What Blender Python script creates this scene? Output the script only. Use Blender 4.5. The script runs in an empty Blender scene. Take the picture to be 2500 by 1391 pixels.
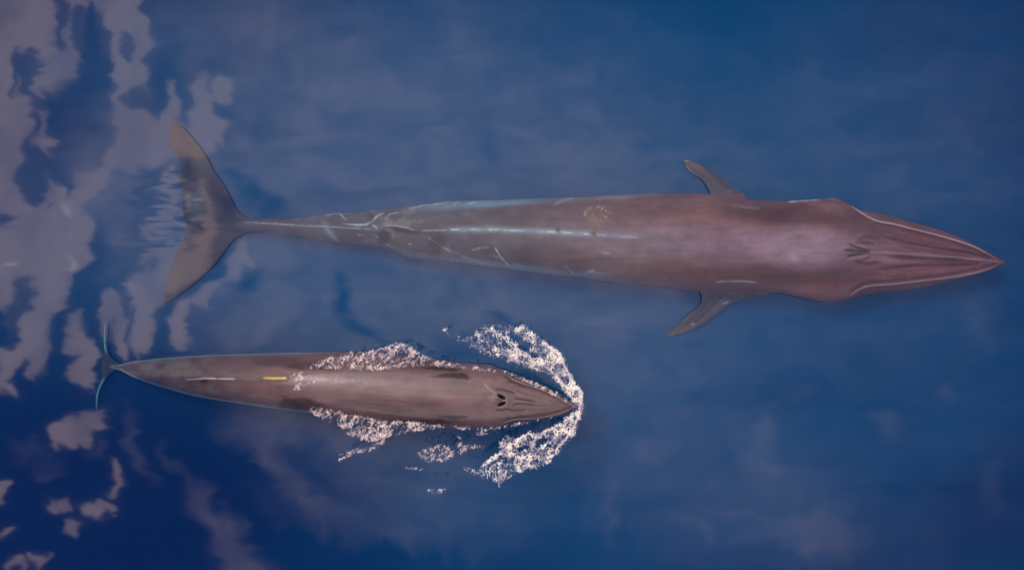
import bpy, math, random
import numpy as np
from mathutils import Vector
from mathutils.bvhtree import BVHTree

sc = bpy.context.scene
COL = sc.collection
R = math.radians
H = 30.0                      # flying height of the camera above the water, metres

# ---------------------------------------------------------------- camera
cd = bpy.data.cameras.new("camera")
cd.sensor_width = 36.0
cd.lens = 36.0 * H / 25.0
cd.clip_end = 5000.0
cam = bpy.data.objects.new("camera", cd)
cam.location = (0, 0, H)
COL.objects.link(cam)
sc.camera = cam

# ---------------------------------------------------------------- exposure
sc.view_settings.view_transform = 'Standard'
sc.view_settings.look = 'None'
sc.view_settings.gamma = 1.0
sc.view_settings.exposure = 0.27
sc.cycles.max_bounces = 6
sc.cycles.volume_bounces = 0
sc.cycles.use_denoising = True

# ---------------------------------------------------------------- sun
SUN_EL, SUN_AZ = R(46), R(-38)          # azimuth clockwise from +Y
sd = bpy.data.lights.new("sun", 'SUN')
sd.energy = 1.4
sd.angle = R(15)
sd.color = (1.0, 0.93, 0.86)
so = bpy.data.objects.new("sun", sd)
dirv = Vector((math.sin(SUN_AZ) * math.cos(SUN_EL), math.cos(SUN_AZ) * math.cos(SUN_EL), math.sin(SUN_EL)))
so.rotation_euler = dirv.to_track_quat('Z', 'Y').to_euler()
so.location = (0, 0, 60)
COL.objects.link(so)

# ---------------------------------------------------------------- world: sky and clouds
CLOUD = (4.2, 3.0, 2.3)
VEIL = (2.95, 2.25, 2.05)
# clouds overhead, in metres of sky plane (direction.xy / direction.z * 30): centre x, y, half width, half height, turn
# crisp ones
CL = [(60,40,150,120,0),(40,170,130,110,0),(15,330,62,210,0),(120,10,160,30,0),(120,140,80,70,0),(305,60,72,110,0),(318,190,52,110,0),(318,285,20,60,0),
 (60,470,62,130,0),(88,400,26,120,18),(112,330,16,80,22),(190,470,34,50,0),
 (110,560,100,100,0),(60,690,82,110,-20),(30,640,70,170,0),(165,610,50,120,-18),(120,720,30,60,0),(85,790,34,70,0),(40,870,62,50,0),(95,865,30,50,0),
 (395,360,120,52,0),(330,325,48,40,0),(300,345,28,60,10),(300,400,72,38,20),(225,425,48,45,-15),(495,260,34,88,0),(552,225,20,50,-8),(418,270,18,90,4),(460,330,90,40,0),(250,445,30,50,0),
 (455,600,30,75,-35),(425,640,62,36,40),(385,690,62,66,20),(345,740,70,50,20),(268,765,34,56,0),(300,810,26,56,0),(352,810,26,54,8),(445,760,32,78,-6),(425,810,20,34,0),(505,720,26,44,0),(578,640,44,24,25),(530,690,20,18,0),
 (392,600,56,10,24),(408,500,38,70,0),(345,528,50,5,4),(350,575,70,5,5),(200,450,30,30,0),
 (178,825,20,52,0),(205,855,16,34,0),(212,908,28,42,0),
 (178,1052,62,28,28),(225,1022,38,28,0),(18,945,22,28,0),(238,1238,42,24,0),(138,1238,32,20,-10),(178,1302,18,16,0),(277,1163,15,26,12),(5,1172,20,20,0),(12,1282,24,12,30),(100,1352,34,12,0),(52,1388,34,10,0)]
# openings in the cloud
HO = [(145,22,24,60,0),(205,60,40,60,0),(228,120,46,90,0),(190,270,88,90,0),(215,330,78,82,0),(250,250,44,60,0),(140,92,10,30,0),(60,185,22,50,30),(84,200,16,60,-20),(88,265,14,62,24),(45,210,12,50,0),
 (85,420,36,74,0),(72,350,14,40,0),(155,395,24,42,24),(350,215,18,30,0),(310,110,10,40,0),(352,245,46,52,0),(432,215,14,44,12),(520,215,10,34,0),
 (128,515,9,15,0),(150,570,5,7,0),(45,740,22,60,-35),(15,790,30,62,0),(70,690,10,30,-30),(8,535,16,22,0),
 (330,430,60,34,-8),(270,500,62,60,0),(330,520,70,60,0),(318,780,10,36,0),(300,735,14,30,0),(270,800,8,24,0),(380,640,16,10,30),(375,180,20,80,0)]
# thin pale veil, soft edges: centre, half axes, turn, amount
VE = [(2000,1050,1100,800,0,.16),(900,300,900,500,0,.75),(1000,560,1100,420,0,.5),(700,760,420,220,0,.55),(1250,820,700,330,0,.45),(1300,620,420,200,0,.3),(520,40,260,220,0,.35),(720,250,260,230,0,.3),
 (1000,1150,420,170,-20,.6),(640,1030,130,110,-40,.6),(820,1060,150,60,-30,.4),(1700,1150,500,260,-20,.35),(2050,1310,330,160,-20,.16),(1480,1240,60,90,0,.25),(540,1290,60,170,36,.8),(600,1380,90,70,0,.6),(690,1160,200,44,-35,.5),
 (330,1080,20,120,22,.45),(230,400,120,150,0,.55),(260,500,80,120,0,.5),(60,1090,70,30,0,.25),(240,1090,50,26,20,.25),(300,600,60,120,-10,.3),(1900,500,900,500,0,.35),(2300,200,500,400,0,.2),(420,560,40,90,0,.6),(110,1130,40,30,0,.3),
 (900,1280,350,60,-14,.3),(1850,1130,60,50,0,.3),(2400,800,60,90,0,.22),(420,1120,60,24,-40,.25),(1480,1230,26,50,4,.4),(1480,800,60,120,0,.2),(1990,1300,110,70,-20,.35),(1860,1080,40,40,0,.3),(1950,960,60,30,0,.2),(2180,1040,50,50,0,.25),(2300,960,30,40,0,.25),(1700,1300,60,30,-20,.25),(2420,1200,50,90,0,.12),(1600,1090,80,30,-20,.2),(860,160,160,60,-30,.3),(1150,120,60,160,10,.25)]
VH = [(462,400,30,60,0,.85),(458,500,24,90,5,.85),(548,490,26,90,24,.8),(510,660,26,90,-42,.8),(470,560,20,60,-10,.7),(620,470,66,44,-38,.8),(665,510,60,40,-30,.8),(580,430,50,22,-22,.7),(838,740,34,66,6,.95),(832,690,20,26,0,.8),(870,800,60,24,-28,.85),(925,832,44,11,-20,.8),(1220,775,52,13,-24,.8),(1290,905,60,20,-20,.6),(1215,770,34,60,15,.2),(1180,700,50,16,-60,.3),
 (1120,860,60,16,-20,.6),(1110,700,40,14,-50,.3),(610,680,44,40,20,.8),(560,620,60,30,30,.5),(600,1140,60,90,-20,.3),(450,860,40,16,0,.4),(745,1140,120,26,-38,.45),(1060,480,30,12,-60,.2),(1190,330,30,100,10,.25),(700,150,36,50,0,.25),(410,190,50,160,0,.55),(530,280,60,60,-30,.3),
 (760,1010,60,14,-10,.3),(980,890,46,10,0,.3),(1330,950,40,16,-30,.5),(530,160,60,40,0,.3),(640,300,40,80,0,.3),(700,240,60,40,0,.2)]

w = bpy.data.worlds.new("World")
sc.world = w
w.use_nodes = True
nt = w.node_tree
nt.nodes.clear()


class NB:
    """small helper for node trees"""
    def __init__(s, t): s.t = t
    def n(s, typ, **k):
        a = s.t.nodes.new(typ)
        for kk, v in k.items(): setattr(a, kk, v)
        return a
    def put(s, sock, v):
        if isinstance(v, bpy.types.NodeSocket): s.t.links.new(v, sock)
        elif v is not None: sock.default_value = v
    def m(s, op, a, b=None, c=None, clamp=False):
        x = s.n('ShaderNodeMath', operation=op); x.use_clamp = clamp
        s.put(x.inputs[0], a)
        if b is not None: s.put(x.inputs[1], b)
        if c is not None: s.put(x.inputs[2], c)
        return x.outputs[0]
    def v(s, op, a, b=None, scale=None):
        x = s.n('ShaderNodeVectorMath', operation=op)
        s.put(x.inputs[0], a)
        if b is not None: s.put(x.inputs[1], b)
        if scale is not None: s.put(x.inputs['Scale'], scale)
        return x.outputs['Value' if op in ('LENGTH', 'DISTANCE', 'DOT_PRODUCT') else 'Vector']
    def ramp(s, val, a, b, lo=0., hi=1.):
        x = s.n('ShaderNodeMapRange', interpolation_type='SMOOTHSTEP')
        s.put(x.inputs['Value'], val); x.inputs['From Min'].default_value = a; x.inputs['From Max'].default_value = b
        x.inputs['To Min'].default_value = lo; x.inputs['To Max'].default_value = hi
        return x.outputs[0]
    def mix(s, f, a, b, mode='MIX'):
        x = s.n('ShaderNodeMix', data_type='RGBA', blend_type=mode)
        s.put(x.inputs[0], f); s.put(x.inputs[6], a); s.put(x.inputs[7], b)
        return x.outputs[2]
    def noise(s, vec, scale, detail=3., rough=.5, dist=0.):
        x = s.n('ShaderNodeTexNoise')
        s.put(x.inputs['Vector'], vec)
        x.inputs['Scale'].default_value = scale; x.inputs['Detail'].default_value = detail
        x.inputs['Roughness'].default_value = rough; x.inputs['Distortion'].default_value = dist
        return x
    def mapping(s, vec, loc=(0,0,0), rot=(0,0,0), scale=(1,1,1), kind='POINT'):
        x = s.n('ShaderNodeMapping', vector_type=kind)
        s.put(x.inputs['Vector'], vec)
        x.inputs['Location'].default_value = loc; x.inputs['Rotation'].default_value = rot; x.inputs['Scale'].default_value = scale
        return x.outputs[0]


b = NB(nt)
out = b.n('ShaderNodeOutputWorld')
bg = b.n('ShaderNodeBackground')
nt.links.new(bg.outputs[0], out.inputs[0])
sky = b.n('ShaderNodeTexSky', sky_type='NISHITA')
sky.sun_disc = False
sky.sun_elevation = SUN_EL
sky.sun_rotation = SUN_AZ
skyc = b.v('SCALE', sky.outputs[0], scale=0.06)
tc = b.n('ShaderNodeTexCoord').outputs['Generated']
sep = b.n('ShaderNodeSeparateXYZ'); nt.links.new(tc, sep.inputs[0])
zz = b.m('MAXIMUM', sep.outputs[2], 0.03)
ux = b.m('MULTIPLY', b.m('DIVIDE', sep.outputs[0], zz), 30.0)
uy = b.m('MULTIPLY', b.m('DIVIDE', sep.outputs[1], zz), 30.0)
cb = b.n('ShaderNodeCombineXYZ'); nt.links.new(ux, cb.inputs[0]); nt.links.new(uy, cb.inputs[1])
U = cb.outputs[0]
n1 = b.noise(b.mapping(U, scale=(1.9, .5, 1)), 1.0, 4, .55)
d1 = b.v('MULTIPLY', b.v('SUBTRACT', n1.outputs['Color'], (.5, .5, .5)), (.55, 1.5, 0))
n2 = b.noise(b.mapping(b.v('ADD', U, d1), rot=(0, 0, R(-14)), scale=(2.0, .65, 1)), 1.5, 2, .5, .7)
d2 = b.v('MULTIPLY', b.v('SUBTRACT', n2.outputs['Color'], (.5, .5, .5)), (.20, .42, 0))
UD = b.v('MULTIPLY', b.v('ADD', b.v('ADD', U, d1), d2), (1, 1, 0))


def blobs(items, vec, weighted=False, op='MAXIMUM'):
    acc = None
    for it in items:
        cx, cy, rx, ry, rot = it[:5]
        mp = b.mapping(vec, ((cx - 1250) / 100, (695.5 - cy) / 100, 0), (0, 0, R(rot)), (rx / 100 * 1.12, ry / 100 * 1.12, 1), 'TEXTURE')
        g = b.n('ShaderNodeTexGradient', gradient_type='SPHERICAL'); nt.links.new(mp, g.inputs[0])
        val = g.outputs['Fac']
        if weighted:
            val = b.m('MULTIPLY', b.ramp(val, 0, .85), it[5])
        acc = val if acc is None else b.m(op, acc, val)
    return acc


pos = blobs(CL, UD)
hol = blobs(HO, UD)
CF = [(501,455,19,24,0),(505,495,9,40,0),(512,540,12,36,0),(510,590,17,40,-8),(486,632,26,34,-40),(452,668,30,42,-40),(425,345,26,50,20),(424,708,14,26,-30),(457,500,8,26,8),(405,604,48,9,22)]
HF = [(450,396,18,16,0),(461,428,13,30,10),(478,470,12,34,0),(468,545,10,34,-25),(447,450,5,40,8),(535,455,20,60,26),(560,515,20,50,20),(552,590,24,34,-30),(520,650,20,46,-40),(470,702,17,52,-44),(428,735,14,22,-40),(466,605,26,9,25),(488,540,9,50,-10)]  # cloud patches and gaps added to the sky to mirror on the flukes
UF = b.v('ADD', U, b.v('SCALE', d2, scale=.35))
pos = b.m('SUBTRACT', b.m('MAXIMUM', pos, blobs(CF, UF)), b.m('MULTIPLY', blobs(HF, UF), 2.4))
crisp = b.m('MULTIPLY', b.ramp(pos, .07, .19), b.m('SUBTRACT', 1.0, b.m('MULTIPLY', b.ramp(hol, .07, .26), .84)))
tone = b.noise(b.mapping(UD, scale=(1.6, .5, 1)), 0.9, 5, .6).outputs[0]
crisp = b.m('MULTIPLY', crisp, b.ramp(tone, .3, .68, .62, 1.18))
ve = blobs(VE, UD, True, 'ADD')
UF = b.v('ADD', U, b.v('SCALE', d2, scale=.5))
vh = blobs(VH, UF, True)
streak = b.noise(b.mapping(U, rot=(0, 0, R(38)), scale=(.5, 1.5, 1)), 0.75, 5, .6, .6).outputs[0]
puff = b.noise(b.mapping(UD, rot=(0, 0, R(40)), scale=(.7, 1.5, 1)), 1.5, 5, .6, .3).outputs[0]
ve = b.m('MULTIPLY', b.m('MINIMUM', ve, 1.0), b.m('MULTIPLY', b.ramp(streak, .28, .68, .5, 1.0), b.ramp(puff, .3, .7, .78, 1.15)))
ve = b.m('MULTIPLY', ve, b.m('SUBTRACT', 1.0, vh))
# the rest of the sky, away from the part overhead: broken cloud
far = b.noise(U, 0.05, 5, .6).outputs[0]
fl = b.v('LENGTH', U)
farc = b.m('MULTIPLY', b.ramp(far, .40, .62), b.ramp(fl, 14, 22))
c1 = b.mix(b.m('MULTIPLY', ve, .9, clamp=True), skyc, (*VEIL, 1))
c2 = b.mix(crisp, c1, (*CLOUD, 1))
gl = blobs([(176, 492, 16, 10, 0, 1), (160, 485, 30, 14, 20, .4), (28, 668, 12, 7, 0, 1), (30, 668, 34, 16, 0, .35), (158, 640, 7, 26, 20, .7), (168, 585, 10, 10, 0, .5), (283, 600, 3, 12, 0, .6), (228, 441, 20, 6, 30, .4)], UD, True, 'ADD')  # bright spots added to the sky, mirrored as sparkle on the water
c2 = b.mix(b.m('MINIMUM', gl, 1.0), c2, (9, 7.4, 6.2, 1))
c3 = b.mix(b.m('MULTIPLY', farc, .8), c2, (1.5, 1.4, 1.4, 1))
nt.links.new(c3, bg.inputs[0])
bg.inputs[1].default_value = 1.0


# ---------------------------------------------------------------- helpers
def P(px, py, z):
    k = (H - z) / H / 100.0
    return (px - 1250) * k, (695.5 - py) * k


def to_px(x, y, z):
    k = H / (H - z) * 100.0
    return 1250 + x * k, 695.5 - y * k


def link(name, me, mat=None, parent=None):
    o = bpy.data.objects.new(name, me)
    COL.objects.link(o)
    if mat: me.materials.append(mat)
    if parent: o.parent = parent
    return o


def grid_mesh(name, V, F, smooth=True):
    me = bpy.data.meshes.new(name)
    me.vertices.add(len(V)); me.vertices.foreach_set('co', np.asarray(V, dtype=np.float32).ravel())
    F = np.asarray(F, dtype=np.int32)
    me.loops.add(F.size); me.loops.foreach_set('vertex_index', F.ravel())
    me.polygons.add(len(F))
    me.polygons.foreach_set('loop_start', np.arange(0, F.size, 4, dtype=np.int32))
    me.polygons.foreach_set('loop_total', np.full(len(F), 4, dtype=np.int32))
    me.polygons.foreach_set('use_smooth', np.full(len(F), smooth, dtype=bool))
    me.update(calc_edges=True)
    me.validate()
    return me


def hash2(ix, iy, seed):
    h = (ix.astype(np.int64) * 374761393 + iy.astype(np.int64) * 668265263 + seed * 1274126177) & 0x7fffffff
    h = ((h ^ (h >> 13)) * 1274126177) & 0x7fffffff
    return ((h ^ (h >> 16)) & 0xffff) / 65535.0


def vnoise(x, y, seed=0):
    ix = np.floor(x); iy = np.floor(y); fx = x - ix; fy = y - iy
    fx = fx * fx * (3 - 2 * fx); fy = fy * fy * (3 - 2 * fy)
    a = hash2(ix, iy, seed); bb = hash2(ix + 1, iy, seed); c = hash2(ix, iy + 1, seed); d = hash2(ix + 1, iy + 1, seed)
    return (a * (1 - fx) + bb * fx) * (1 - fy) + (c * (1 - fx) + d * fx) * fy


def fbm(x, y, o=4, seed=0):
    s = 0; a = .5; t = 0
    for k in range(o):
        s = s + a * vnoise(x, y, seed + k * 7); t += a; a *= .5; x = x * 2.03 + 3.1; y = y * 2.03 + 1.7
    return s / t


def sst(x, a, c):
    t = np.clip((x - a) / (c - a), 0, 1)
    return t * t * (3 - 2 * t)


def pdist(X, Y, pts):
    """distance of each point to a polyline, and how far along it (0..1)"""
    best = np.full(X.shape, 1e9); along = np.zeros(X.shape)
    n = len(pts) - 1
    for i in range(n):
        (ax, ay), (bx, by) = pts[i], pts[i + 1]
        dx, dy = bx - ax, by - ay
        t = np.clip(((X - ax) * dx + (Y - ay) * dy) / (dx * dx + dy * dy + 1e-9), 0, 1)
        d = np.hypot(X - ax - t * dx, Y - ay - t * dy)
        k = d < best
        best = np.where(k, d, best); along = np.where(k, (i + t) / n, along)
    return best, along


def inside(X, Y, poly):
    r = np.zeros(X.shape, bool)
    n = len(poly)
    for i in range(n):
        (x1, y1), (x2, y2) = poly[i], poly[(i + 1) % n]
        c = ((y1 > Y) != (y2 > Y)) & (X < (x2 - x1) * (Y - y1) / (y2 - y1 + 1e-12) + x1)
        r ^= c
    return r


def soft_poly(X, Y, poly, soft):
    d, _ = pdist(X, Y, list(poly) + [poly[0]])
    d = np.where(inside(X, Y, poly), d, -d)
    return sst(d, -soft, soft)


def catmull(pts, n):
    """smooth curve through pts, n samples"""
    p = np.array(pts, float)
    d = np.r_[0, np.cumsum(np.hypot(*np.diff(p, axis=0).T))]
    t = np.linspace(0, d[-1], n)
    return np.c_[pchip(d, p[:, 0], t), pchip(d, p[:, 1], t)]


def pchip(x, y, t):
    x = np.asarray(x, float); y = np.asarray(y, float)
    h = np.diff(x); dl = np.diff(y) / h
    m = np.zeros_like(x)
    m[1:-1] = np.where(dl[:-1] * dl[1:] > 0, 2 * dl[:-1] * dl[1:] / np.where(dl[:-1] + dl[1:] == 0, 1, dl[:-1] + dl[1:]), 0)
    m[0] = dl[0]; m[-1] = dl[-1]
    i = np.clip(np.searchsorted(x, t) - 1, 0, len(x) - 2)
    s = np.clip((t - x[i]) / h[i], 0, 1)
    return ((1 + 2 * s) * (1 - s) ** 2 * y[i] + s * (1 - s) ** 2 * h[i] * m[i] + s * s * (3 - 2 * s) * y[i + 1] + s * s * (s - 1) * h[i] * m[i + 1])


# ---------------------------------------------------------------- materials
def wave_normal(bb, strength=1.0):
    """slow swell of the water, as a normal close to straight up"""
    geo = bb.n('ShaderNodeNewGeometry')
    sp = bb.n('ShaderNodeSeparateXYZ'); bb.t.links.new(geo.outputs['Position'], sp.inputs[0])
    cx = bb.n('ShaderNodeCombineXYZ'); bb.t.links.new(sp.outputs[0], cx.inputs[0]); bb.t.links.new(sp.outputs[1], cx.inputs[1])
    p = cx.outputs[0]
    a = bb.noise(bb.mapping(p, rot=(0, 0, R(35)), scale=(.6, 1.5, 1)), 0.8, 3, .5).outputs['Color']
    # fine ripples where the flukes stirred the surface
    loc = bb.mapping(p, (-8.9, 1.75, 0), (0, 0, 0), (1.5, 1.5, 1), 'TEXTURE')
    g = bb.n('ShaderNodeTexGradient', gradient_type='SPHERICAL'); bb.t.links.new(loc, g.inputs[0])
    fz = bb.noise(bb.mapping(p, rot=(0, 0, R(-5)), scale=(.5, 3.4, 1)), 1.5, 3, .55, .8).outputs['Color']
    fr = bb.noise(bb.mapping(p, rot=(0, 0, R(62)), scale=(1, 3.2, 1)), 1.7, 4, .6, .5).outputs['Color']
    A = bb.v('SCALE', bb.v('SUBTRACT', a, (.5, .5, .5)), scale=0.016 * strength)
    B = bb.v('SCALE', bb.v('SUBTRACT', fz, (.5, .5, .5)), scale=bb.m('MULTIPLY', bb.ramp(g.outputs['Fac'], 0, .5), .03))
    A = bb.v('ADD', A, bb.v('SCALE', bb.v('SUBTRACT', fr, (.5, .5, .5)), scale=.0042 * strength))
    s = bb.v('MULTIPLY', bb.v('ADD', A, B), (1, 1, 0))
    return bb.v('NORMALIZE', bb.v('ADD', s, (0, 0, 1))), sp.outputs[2], p


def water_material():
    m = bpy.data.materials.new("sea water"); m.use_nodes = True
    t = m.node_tree; t.nodes.clear(); bb = NB(t)
    o = bb.n('ShaderNodeOutputMaterial'); pr = bb.n('ShaderNodeBsdfPrincipled')
    t.links.new(pr.outputs[0], o.inputs[0])
    nrm, z, p = wave_normal(bb)
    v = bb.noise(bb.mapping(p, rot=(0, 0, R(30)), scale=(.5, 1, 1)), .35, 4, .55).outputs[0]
    # vignette and shade painted into the blue: lightest round the animals, dark lower left
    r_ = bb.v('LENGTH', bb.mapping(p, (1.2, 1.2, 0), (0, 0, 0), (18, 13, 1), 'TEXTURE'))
    lit_mix = bb.m('MULTIPLY', bb.ramp(bb.m('ADD', r_, bb.m('MULTIPLY', bb.m('SUBTRACT', v, .5), .5)), .25, 1.2, 1., 0.), bb.ramp(bb.v('LENGTH', bb.mapping(p, (-9.8, -5.6, 0), (0, 0, 0), (8.5, 5.5, 1), 'TEXTURE')), .2, 1.15, .08, 1.))
    bb.put(pr.inputs['Base Color'], bb.mix(lit_mix, (.0003, .0015, .036, 1), (.0025, .069, .168, 1)))
    pr.inputs['Roughness'].default_value = .03
    pr.inputs['IOR'].default_value = 1.47
    bb.put(pr.inputs['Normal'], nrm)
    return m


def volume_material():
    m = bpy.data.materials.new("clear sea water"); m.use_nodes = True
    t = m.node_tree; t.nodes.clear(); bb = NB(t)
    o = bb.n('ShaderNodeOutputMaterial')
    v = bb.n('ShaderNodeVolumePrincipled')
    v.inputs['Color'].default_value = (.01, .17, .72, 1)
    v.inputs['Density'].default_value = .14
    v.inputs['Anisotropy'].default_value = 0
    t.links.new(v.outputs[0], o.inputs['Volume'])
    return m


def skin_material(name):
    m = bpy.data.materials.new(name); m.use_nodes = True
    t = m.node_tree; t.nodes.clear(); bb = NB(t)
    o = bb.n('ShaderNodeOutputMaterial'); pr = bb.n('ShaderNodeBsdfPrincipled')
    t.links.new(pr.outputs[0], o.inputs[0])
    at = bb.n('ShaderNodeAttribute', attribute_name='skin')
    nrm, z, p = wave_normal(bb)
    geo = bb.n('ShaderNodeNewGeometry')
    st = bb.noise(bb.mapping(geo.outputs['Position'], scale=(.7, 1.9, 1.5)), 3.0, 7, .66).outputs[0]
    mo = bb.noise(bb.mapping(geo.outputs['Position'], scale=(.8, 1.6, 1)), 1.1, 5, .6).outputs[0]
    f = bb.m('MULTIPLY', bb.ramp(st, .25, .75, .86, 1.14), bb.ramp(mo, .3, .72, .84, 1.16))
    bb.put(pr.inputs['Base Color'], bb.v('SCALE', at.outputs['Color'], scale=f))
    pr.inputs['Roughness'].default_value = .42
    bb.put(pr.inputs['Specular IOR Level'], bb.ramp(z, -.04, .05, .04, .5))      # skin under water hardly reflects
    bp = bb.n('ShaderNodeBump'); bp.inputs['Strength'].default_value = .4; bp.inputs['Distance'].default_value = .03
    bb.put(bp.inputs['Height'], st)
    t.links.new(bp.outputs[0], pr.inputs['Normal'])
    # the film of water over the skin: level with the sea where the skin is under it, following the skin above it
    k = bb.ramp(z, -.04, .05)
    mx = bb.n('ShaderNodeMix', data_type='VECTOR'); bb.put(mx.inputs[0], k); bb.put(mx.inputs[4], nrm); bb.put(mx.inputs[5], bp.outputs[0])
    bb.put(pr.inputs['Coat Weight'], 1.0); bb.put(pr.inputs['Coat IOR'], bb.ramp(z, -1.5, .1, 1.475, 1.36))
    bb.put(pr.inputs['Coat Roughness'], bb.ramp(z, -.04, .05, .04, .22))
    bb.put(pr.inputs['Coat Normal'], bb.v('NORMALIZE', mx.outputs[1]))
    return m


def foam_material():
    m = bpy.data.materials.new("sea foam"); m.use_nodes = True
    t = m.node_tree; t.nodes.clear(); bb = NB(t)
    o = bb.n('ShaderNodeOutputMaterial'); pr = bb.n('ShaderNodeBsdfPrincipled')
    t.links.new(pr.outputs[0], o.inputs[0])
    at = bb.n('ShaderNodeAttribute', attribute_name='tint')
    t.links.new(at.outputs['Color'], pr.inputs['Base Color'])
    pr.inputs['Roughness'].default_value = .25
    tr = bb.n('ShaderNodeBsdfTransparent'); mx = bb.n('ShaderNodeMixShader')
    cv = bb.n('ShaderNodeAttribute', attribute_name='cover')
    bb.put(mx.inputs[0], cv.outputs['Fac'])
    t.links.new(tr.outputs[0], mx.inputs[1]); t.links.new(pr.outputs[0], mx.inputs[2]); t.links.new(mx.outputs[0], o.inputs[0])
    return m


def plain(name, col, rough=.5):
    m = bpy.data.materials.new(name); m.use_nodes = True
    t = m.node_tree; bb = NB(t); pr = t.nodes['Principled BSDF']
    g = bb.n('ShaderNodeNewGeometry')
    f = bb.ramp(bb.noise(g.outputs['Position'], 40, 3).outputs[0], .3, .7, .8, 1.2)
    bb.put(pr.inputs['Base Color'], bb.v('SCALE', col, scale=f))
    pr.inputs['Roughness'].default_value = rough
    return m


# ---------------------------------------------------------------- the sea
SZ = -1.32
me = bpy.data.meshes.new("water")
S = 1500
me.from_pydata([(-S, -S, SZ), (S, -S, SZ), (S, S, SZ), (-S, S, SZ)], [], [(0, 1, 2, 3)])
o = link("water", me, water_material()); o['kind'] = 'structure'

me = bpy.data.meshes.new("clear_water")
S = 1400; z0, z1 = SZ - 1.5, 0.0
me.from_pydata([(-S, -S, z0), (S, -S, z0), (S, S, z0), (-S, S, z0), (-S, -S, z1), (S, -S, z1), (S, S, z1), (-S, S, z1)], [],
               [(3, 2, 1, 0), (4, 5, 6, 7), (0, 1, 5, 4), (1, 2, 6, 5), (2, 3, 7, 6), (3, 0, 4, 7)])
o = link("clear_water", me, volume_material()); o['kind'] = 'structure'


# ---------------------------------------------------------------- whales
def lines(X, Y, items, default_w=2.2):
    """strength field of thin marks; each item: (points, width px, strength)"""
    f = np.zeros(X.shape)
    for it in items:
        pts, wd, s = it
        xs = [q[0] for q in pts]; ys = [q[1] for q in pts]
        k = (X > min(xs) - 6 * wd) & (X < max(xs) + 6 * wd) & (Y > min(ys) - 6 * wd) & (Y < max(ys) + 6 * wd)
        if not k.any(): continue
        d, a = pdist(X[k], Y[k], pts)
        fade = np.clip(np.minimum(a, 1 - a) * 6 + .35, 0, 1)
        v = s * fade * np.exp(-(d / wd) ** 2)
        f[k] = np.maximum(f[k], v)
    return f


def loft(spec, nx, ntop, nbot):
    """body of revolution-like loft. spec: dict of station tables in picture pixels / metres"""
    x0, x1 = spec['x']
    u = np.linspace(0, 1, nx)
    u = u + .018 * np.sin(2 * np.pi * u) / (2 * np.pi) * 0
    PX = x0 + (x1 - x0) * (1 - (1 - u) ** 1.0)
    # close spacing at both ends so the tips round off
    e = (x1 - x0) * .004
    PX = np.unique(np.r_[x0, x0 + e * np.linspace(0, 1, 6) ** 2, PX, x1 - e * np.linspace(0, 1, 10) ** 2])
    top = pchip(*zip(*spec['top']), PX); bot = pchip(*zip(*spec['bot']), PX)
    zs = pchip(*zip(*spec['zs']), PX); hu = pchip(*zip(*spec['hu']), PX); ex = pchip(*zip(*spec['ex']), PX)
    hl = hu * 1.15
    th = np.r_[np.linspace(0, np.pi, ntop, endpoint=False), np.linspace(np.pi, 2 * np.pi, nbot, endpoint=False)]
    c = np.cos(th); s = np.sin(th)
    # even spacing in c on the top side
    ct = np.linspace(1, -1, ntop + 1)[:-1]
    ct = np.sin(ct * np.pi / 2) * .55 + ct * .45
    c[:ntop] = ct; s[:ntop] = np.sqrt(1 - ct ** 2)
    yc = (top + bot) / 2; hw = (bot - top) / 2
    pxg = PX[:, None] + 0 * c[None]
    pyg = yc[:, None] - hw[:, None] * c[None]
    prof = np.where(s >= 0, hu[:, None] * np.abs(s)[None] ** ex[:, None], -hl[:, None] * np.abs(s)[None] ** .9)
    zg = zs[:, None] + prof
    k = ((H - zs) / H / 100)[:, None]
    X = (pxg - 1250) * k; Y = (695.5 - pyg) * k
    ax, ay = to_px(X, Y, zg)
    return X, Y, zg, ax, ay, (pxg, pyg, np.broadcast_to(s[None] >= 0, X.shape))


def loft_faces(nu, nv, off=0):
    i = np.arange(nu - 1)[:, None]; j = np.arange(nv)[None]
    a = i * nv + j; bq = i * nv + (j + 1) % nv
    f = np.stack([a, a + nv, bq + nv, bq], -1).reshape(-1, 4)
    return f + off


def wing(lead, trail, zr, zt, thick, ns=90, nc=36, zmid=None, camber=0.0):
    """fin between a leading and a trailing edge, root first; returns verts (rings round the section)"""
    L = catmull(lead, ns); T = catmull(trail, ns)
    s = np.linspace(0, 1, ns)
    z = zr + (zt - zr) * s if zmid is None else pchip([0, .5, 1], [zr, zmid, zt], s)
    cc = .5 - .5 * np.cos(np.linspace(0, np.pi, nc))
    c = np.r_[cc, cc[-2:0:-1]]
    sg = np.r_[np.ones(nc), -np.ones(nc - 2)]
    tp = thick * (1 - s) ** .7 + .012
    pr = (np.sqrt(np.clip(c, 0, 1)) * (1 - c) * 1.9 + .25 * np.sqrt(np.clip(c * (1 - c), 0, 1)))
    px = L[:, 0:1] * (1 - c) + T[:, 0:1] * c
    py = L[:, 1:2] * (1 - c) + T[:, 1:2] * c
    zg = z[:, None] + tp[:, None] * (pr * sg)[None] + camber * (c[None] - .5)
    k = (H - z[:, None]) / H / 100
    return (px - 1250) * k, (695.5 - py) * k, zg, len(c)


def assemble(pieces):
    V = []; F = []; off = 0
    for (X, Y, Z) in pieces:
        nu, nv = X.shape
        V.append(np.stack([X, Y, Z], -1).reshape(-1, 3))
        F.append(loft_faces(nu, nv, off))
        # caps
        off += nu * nv
    return np.concatenate(V), np.concatenate(F)


def set_color(me, name, rgb):
    a = me.color_attributes.new(name, 'FLOAT_COLOR', 'POINT')
    d = np.ones((len(rgb), 4), np.float32); d[:, :3] = rgb
    a.data.foreach_set('color', d.ravel())


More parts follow.
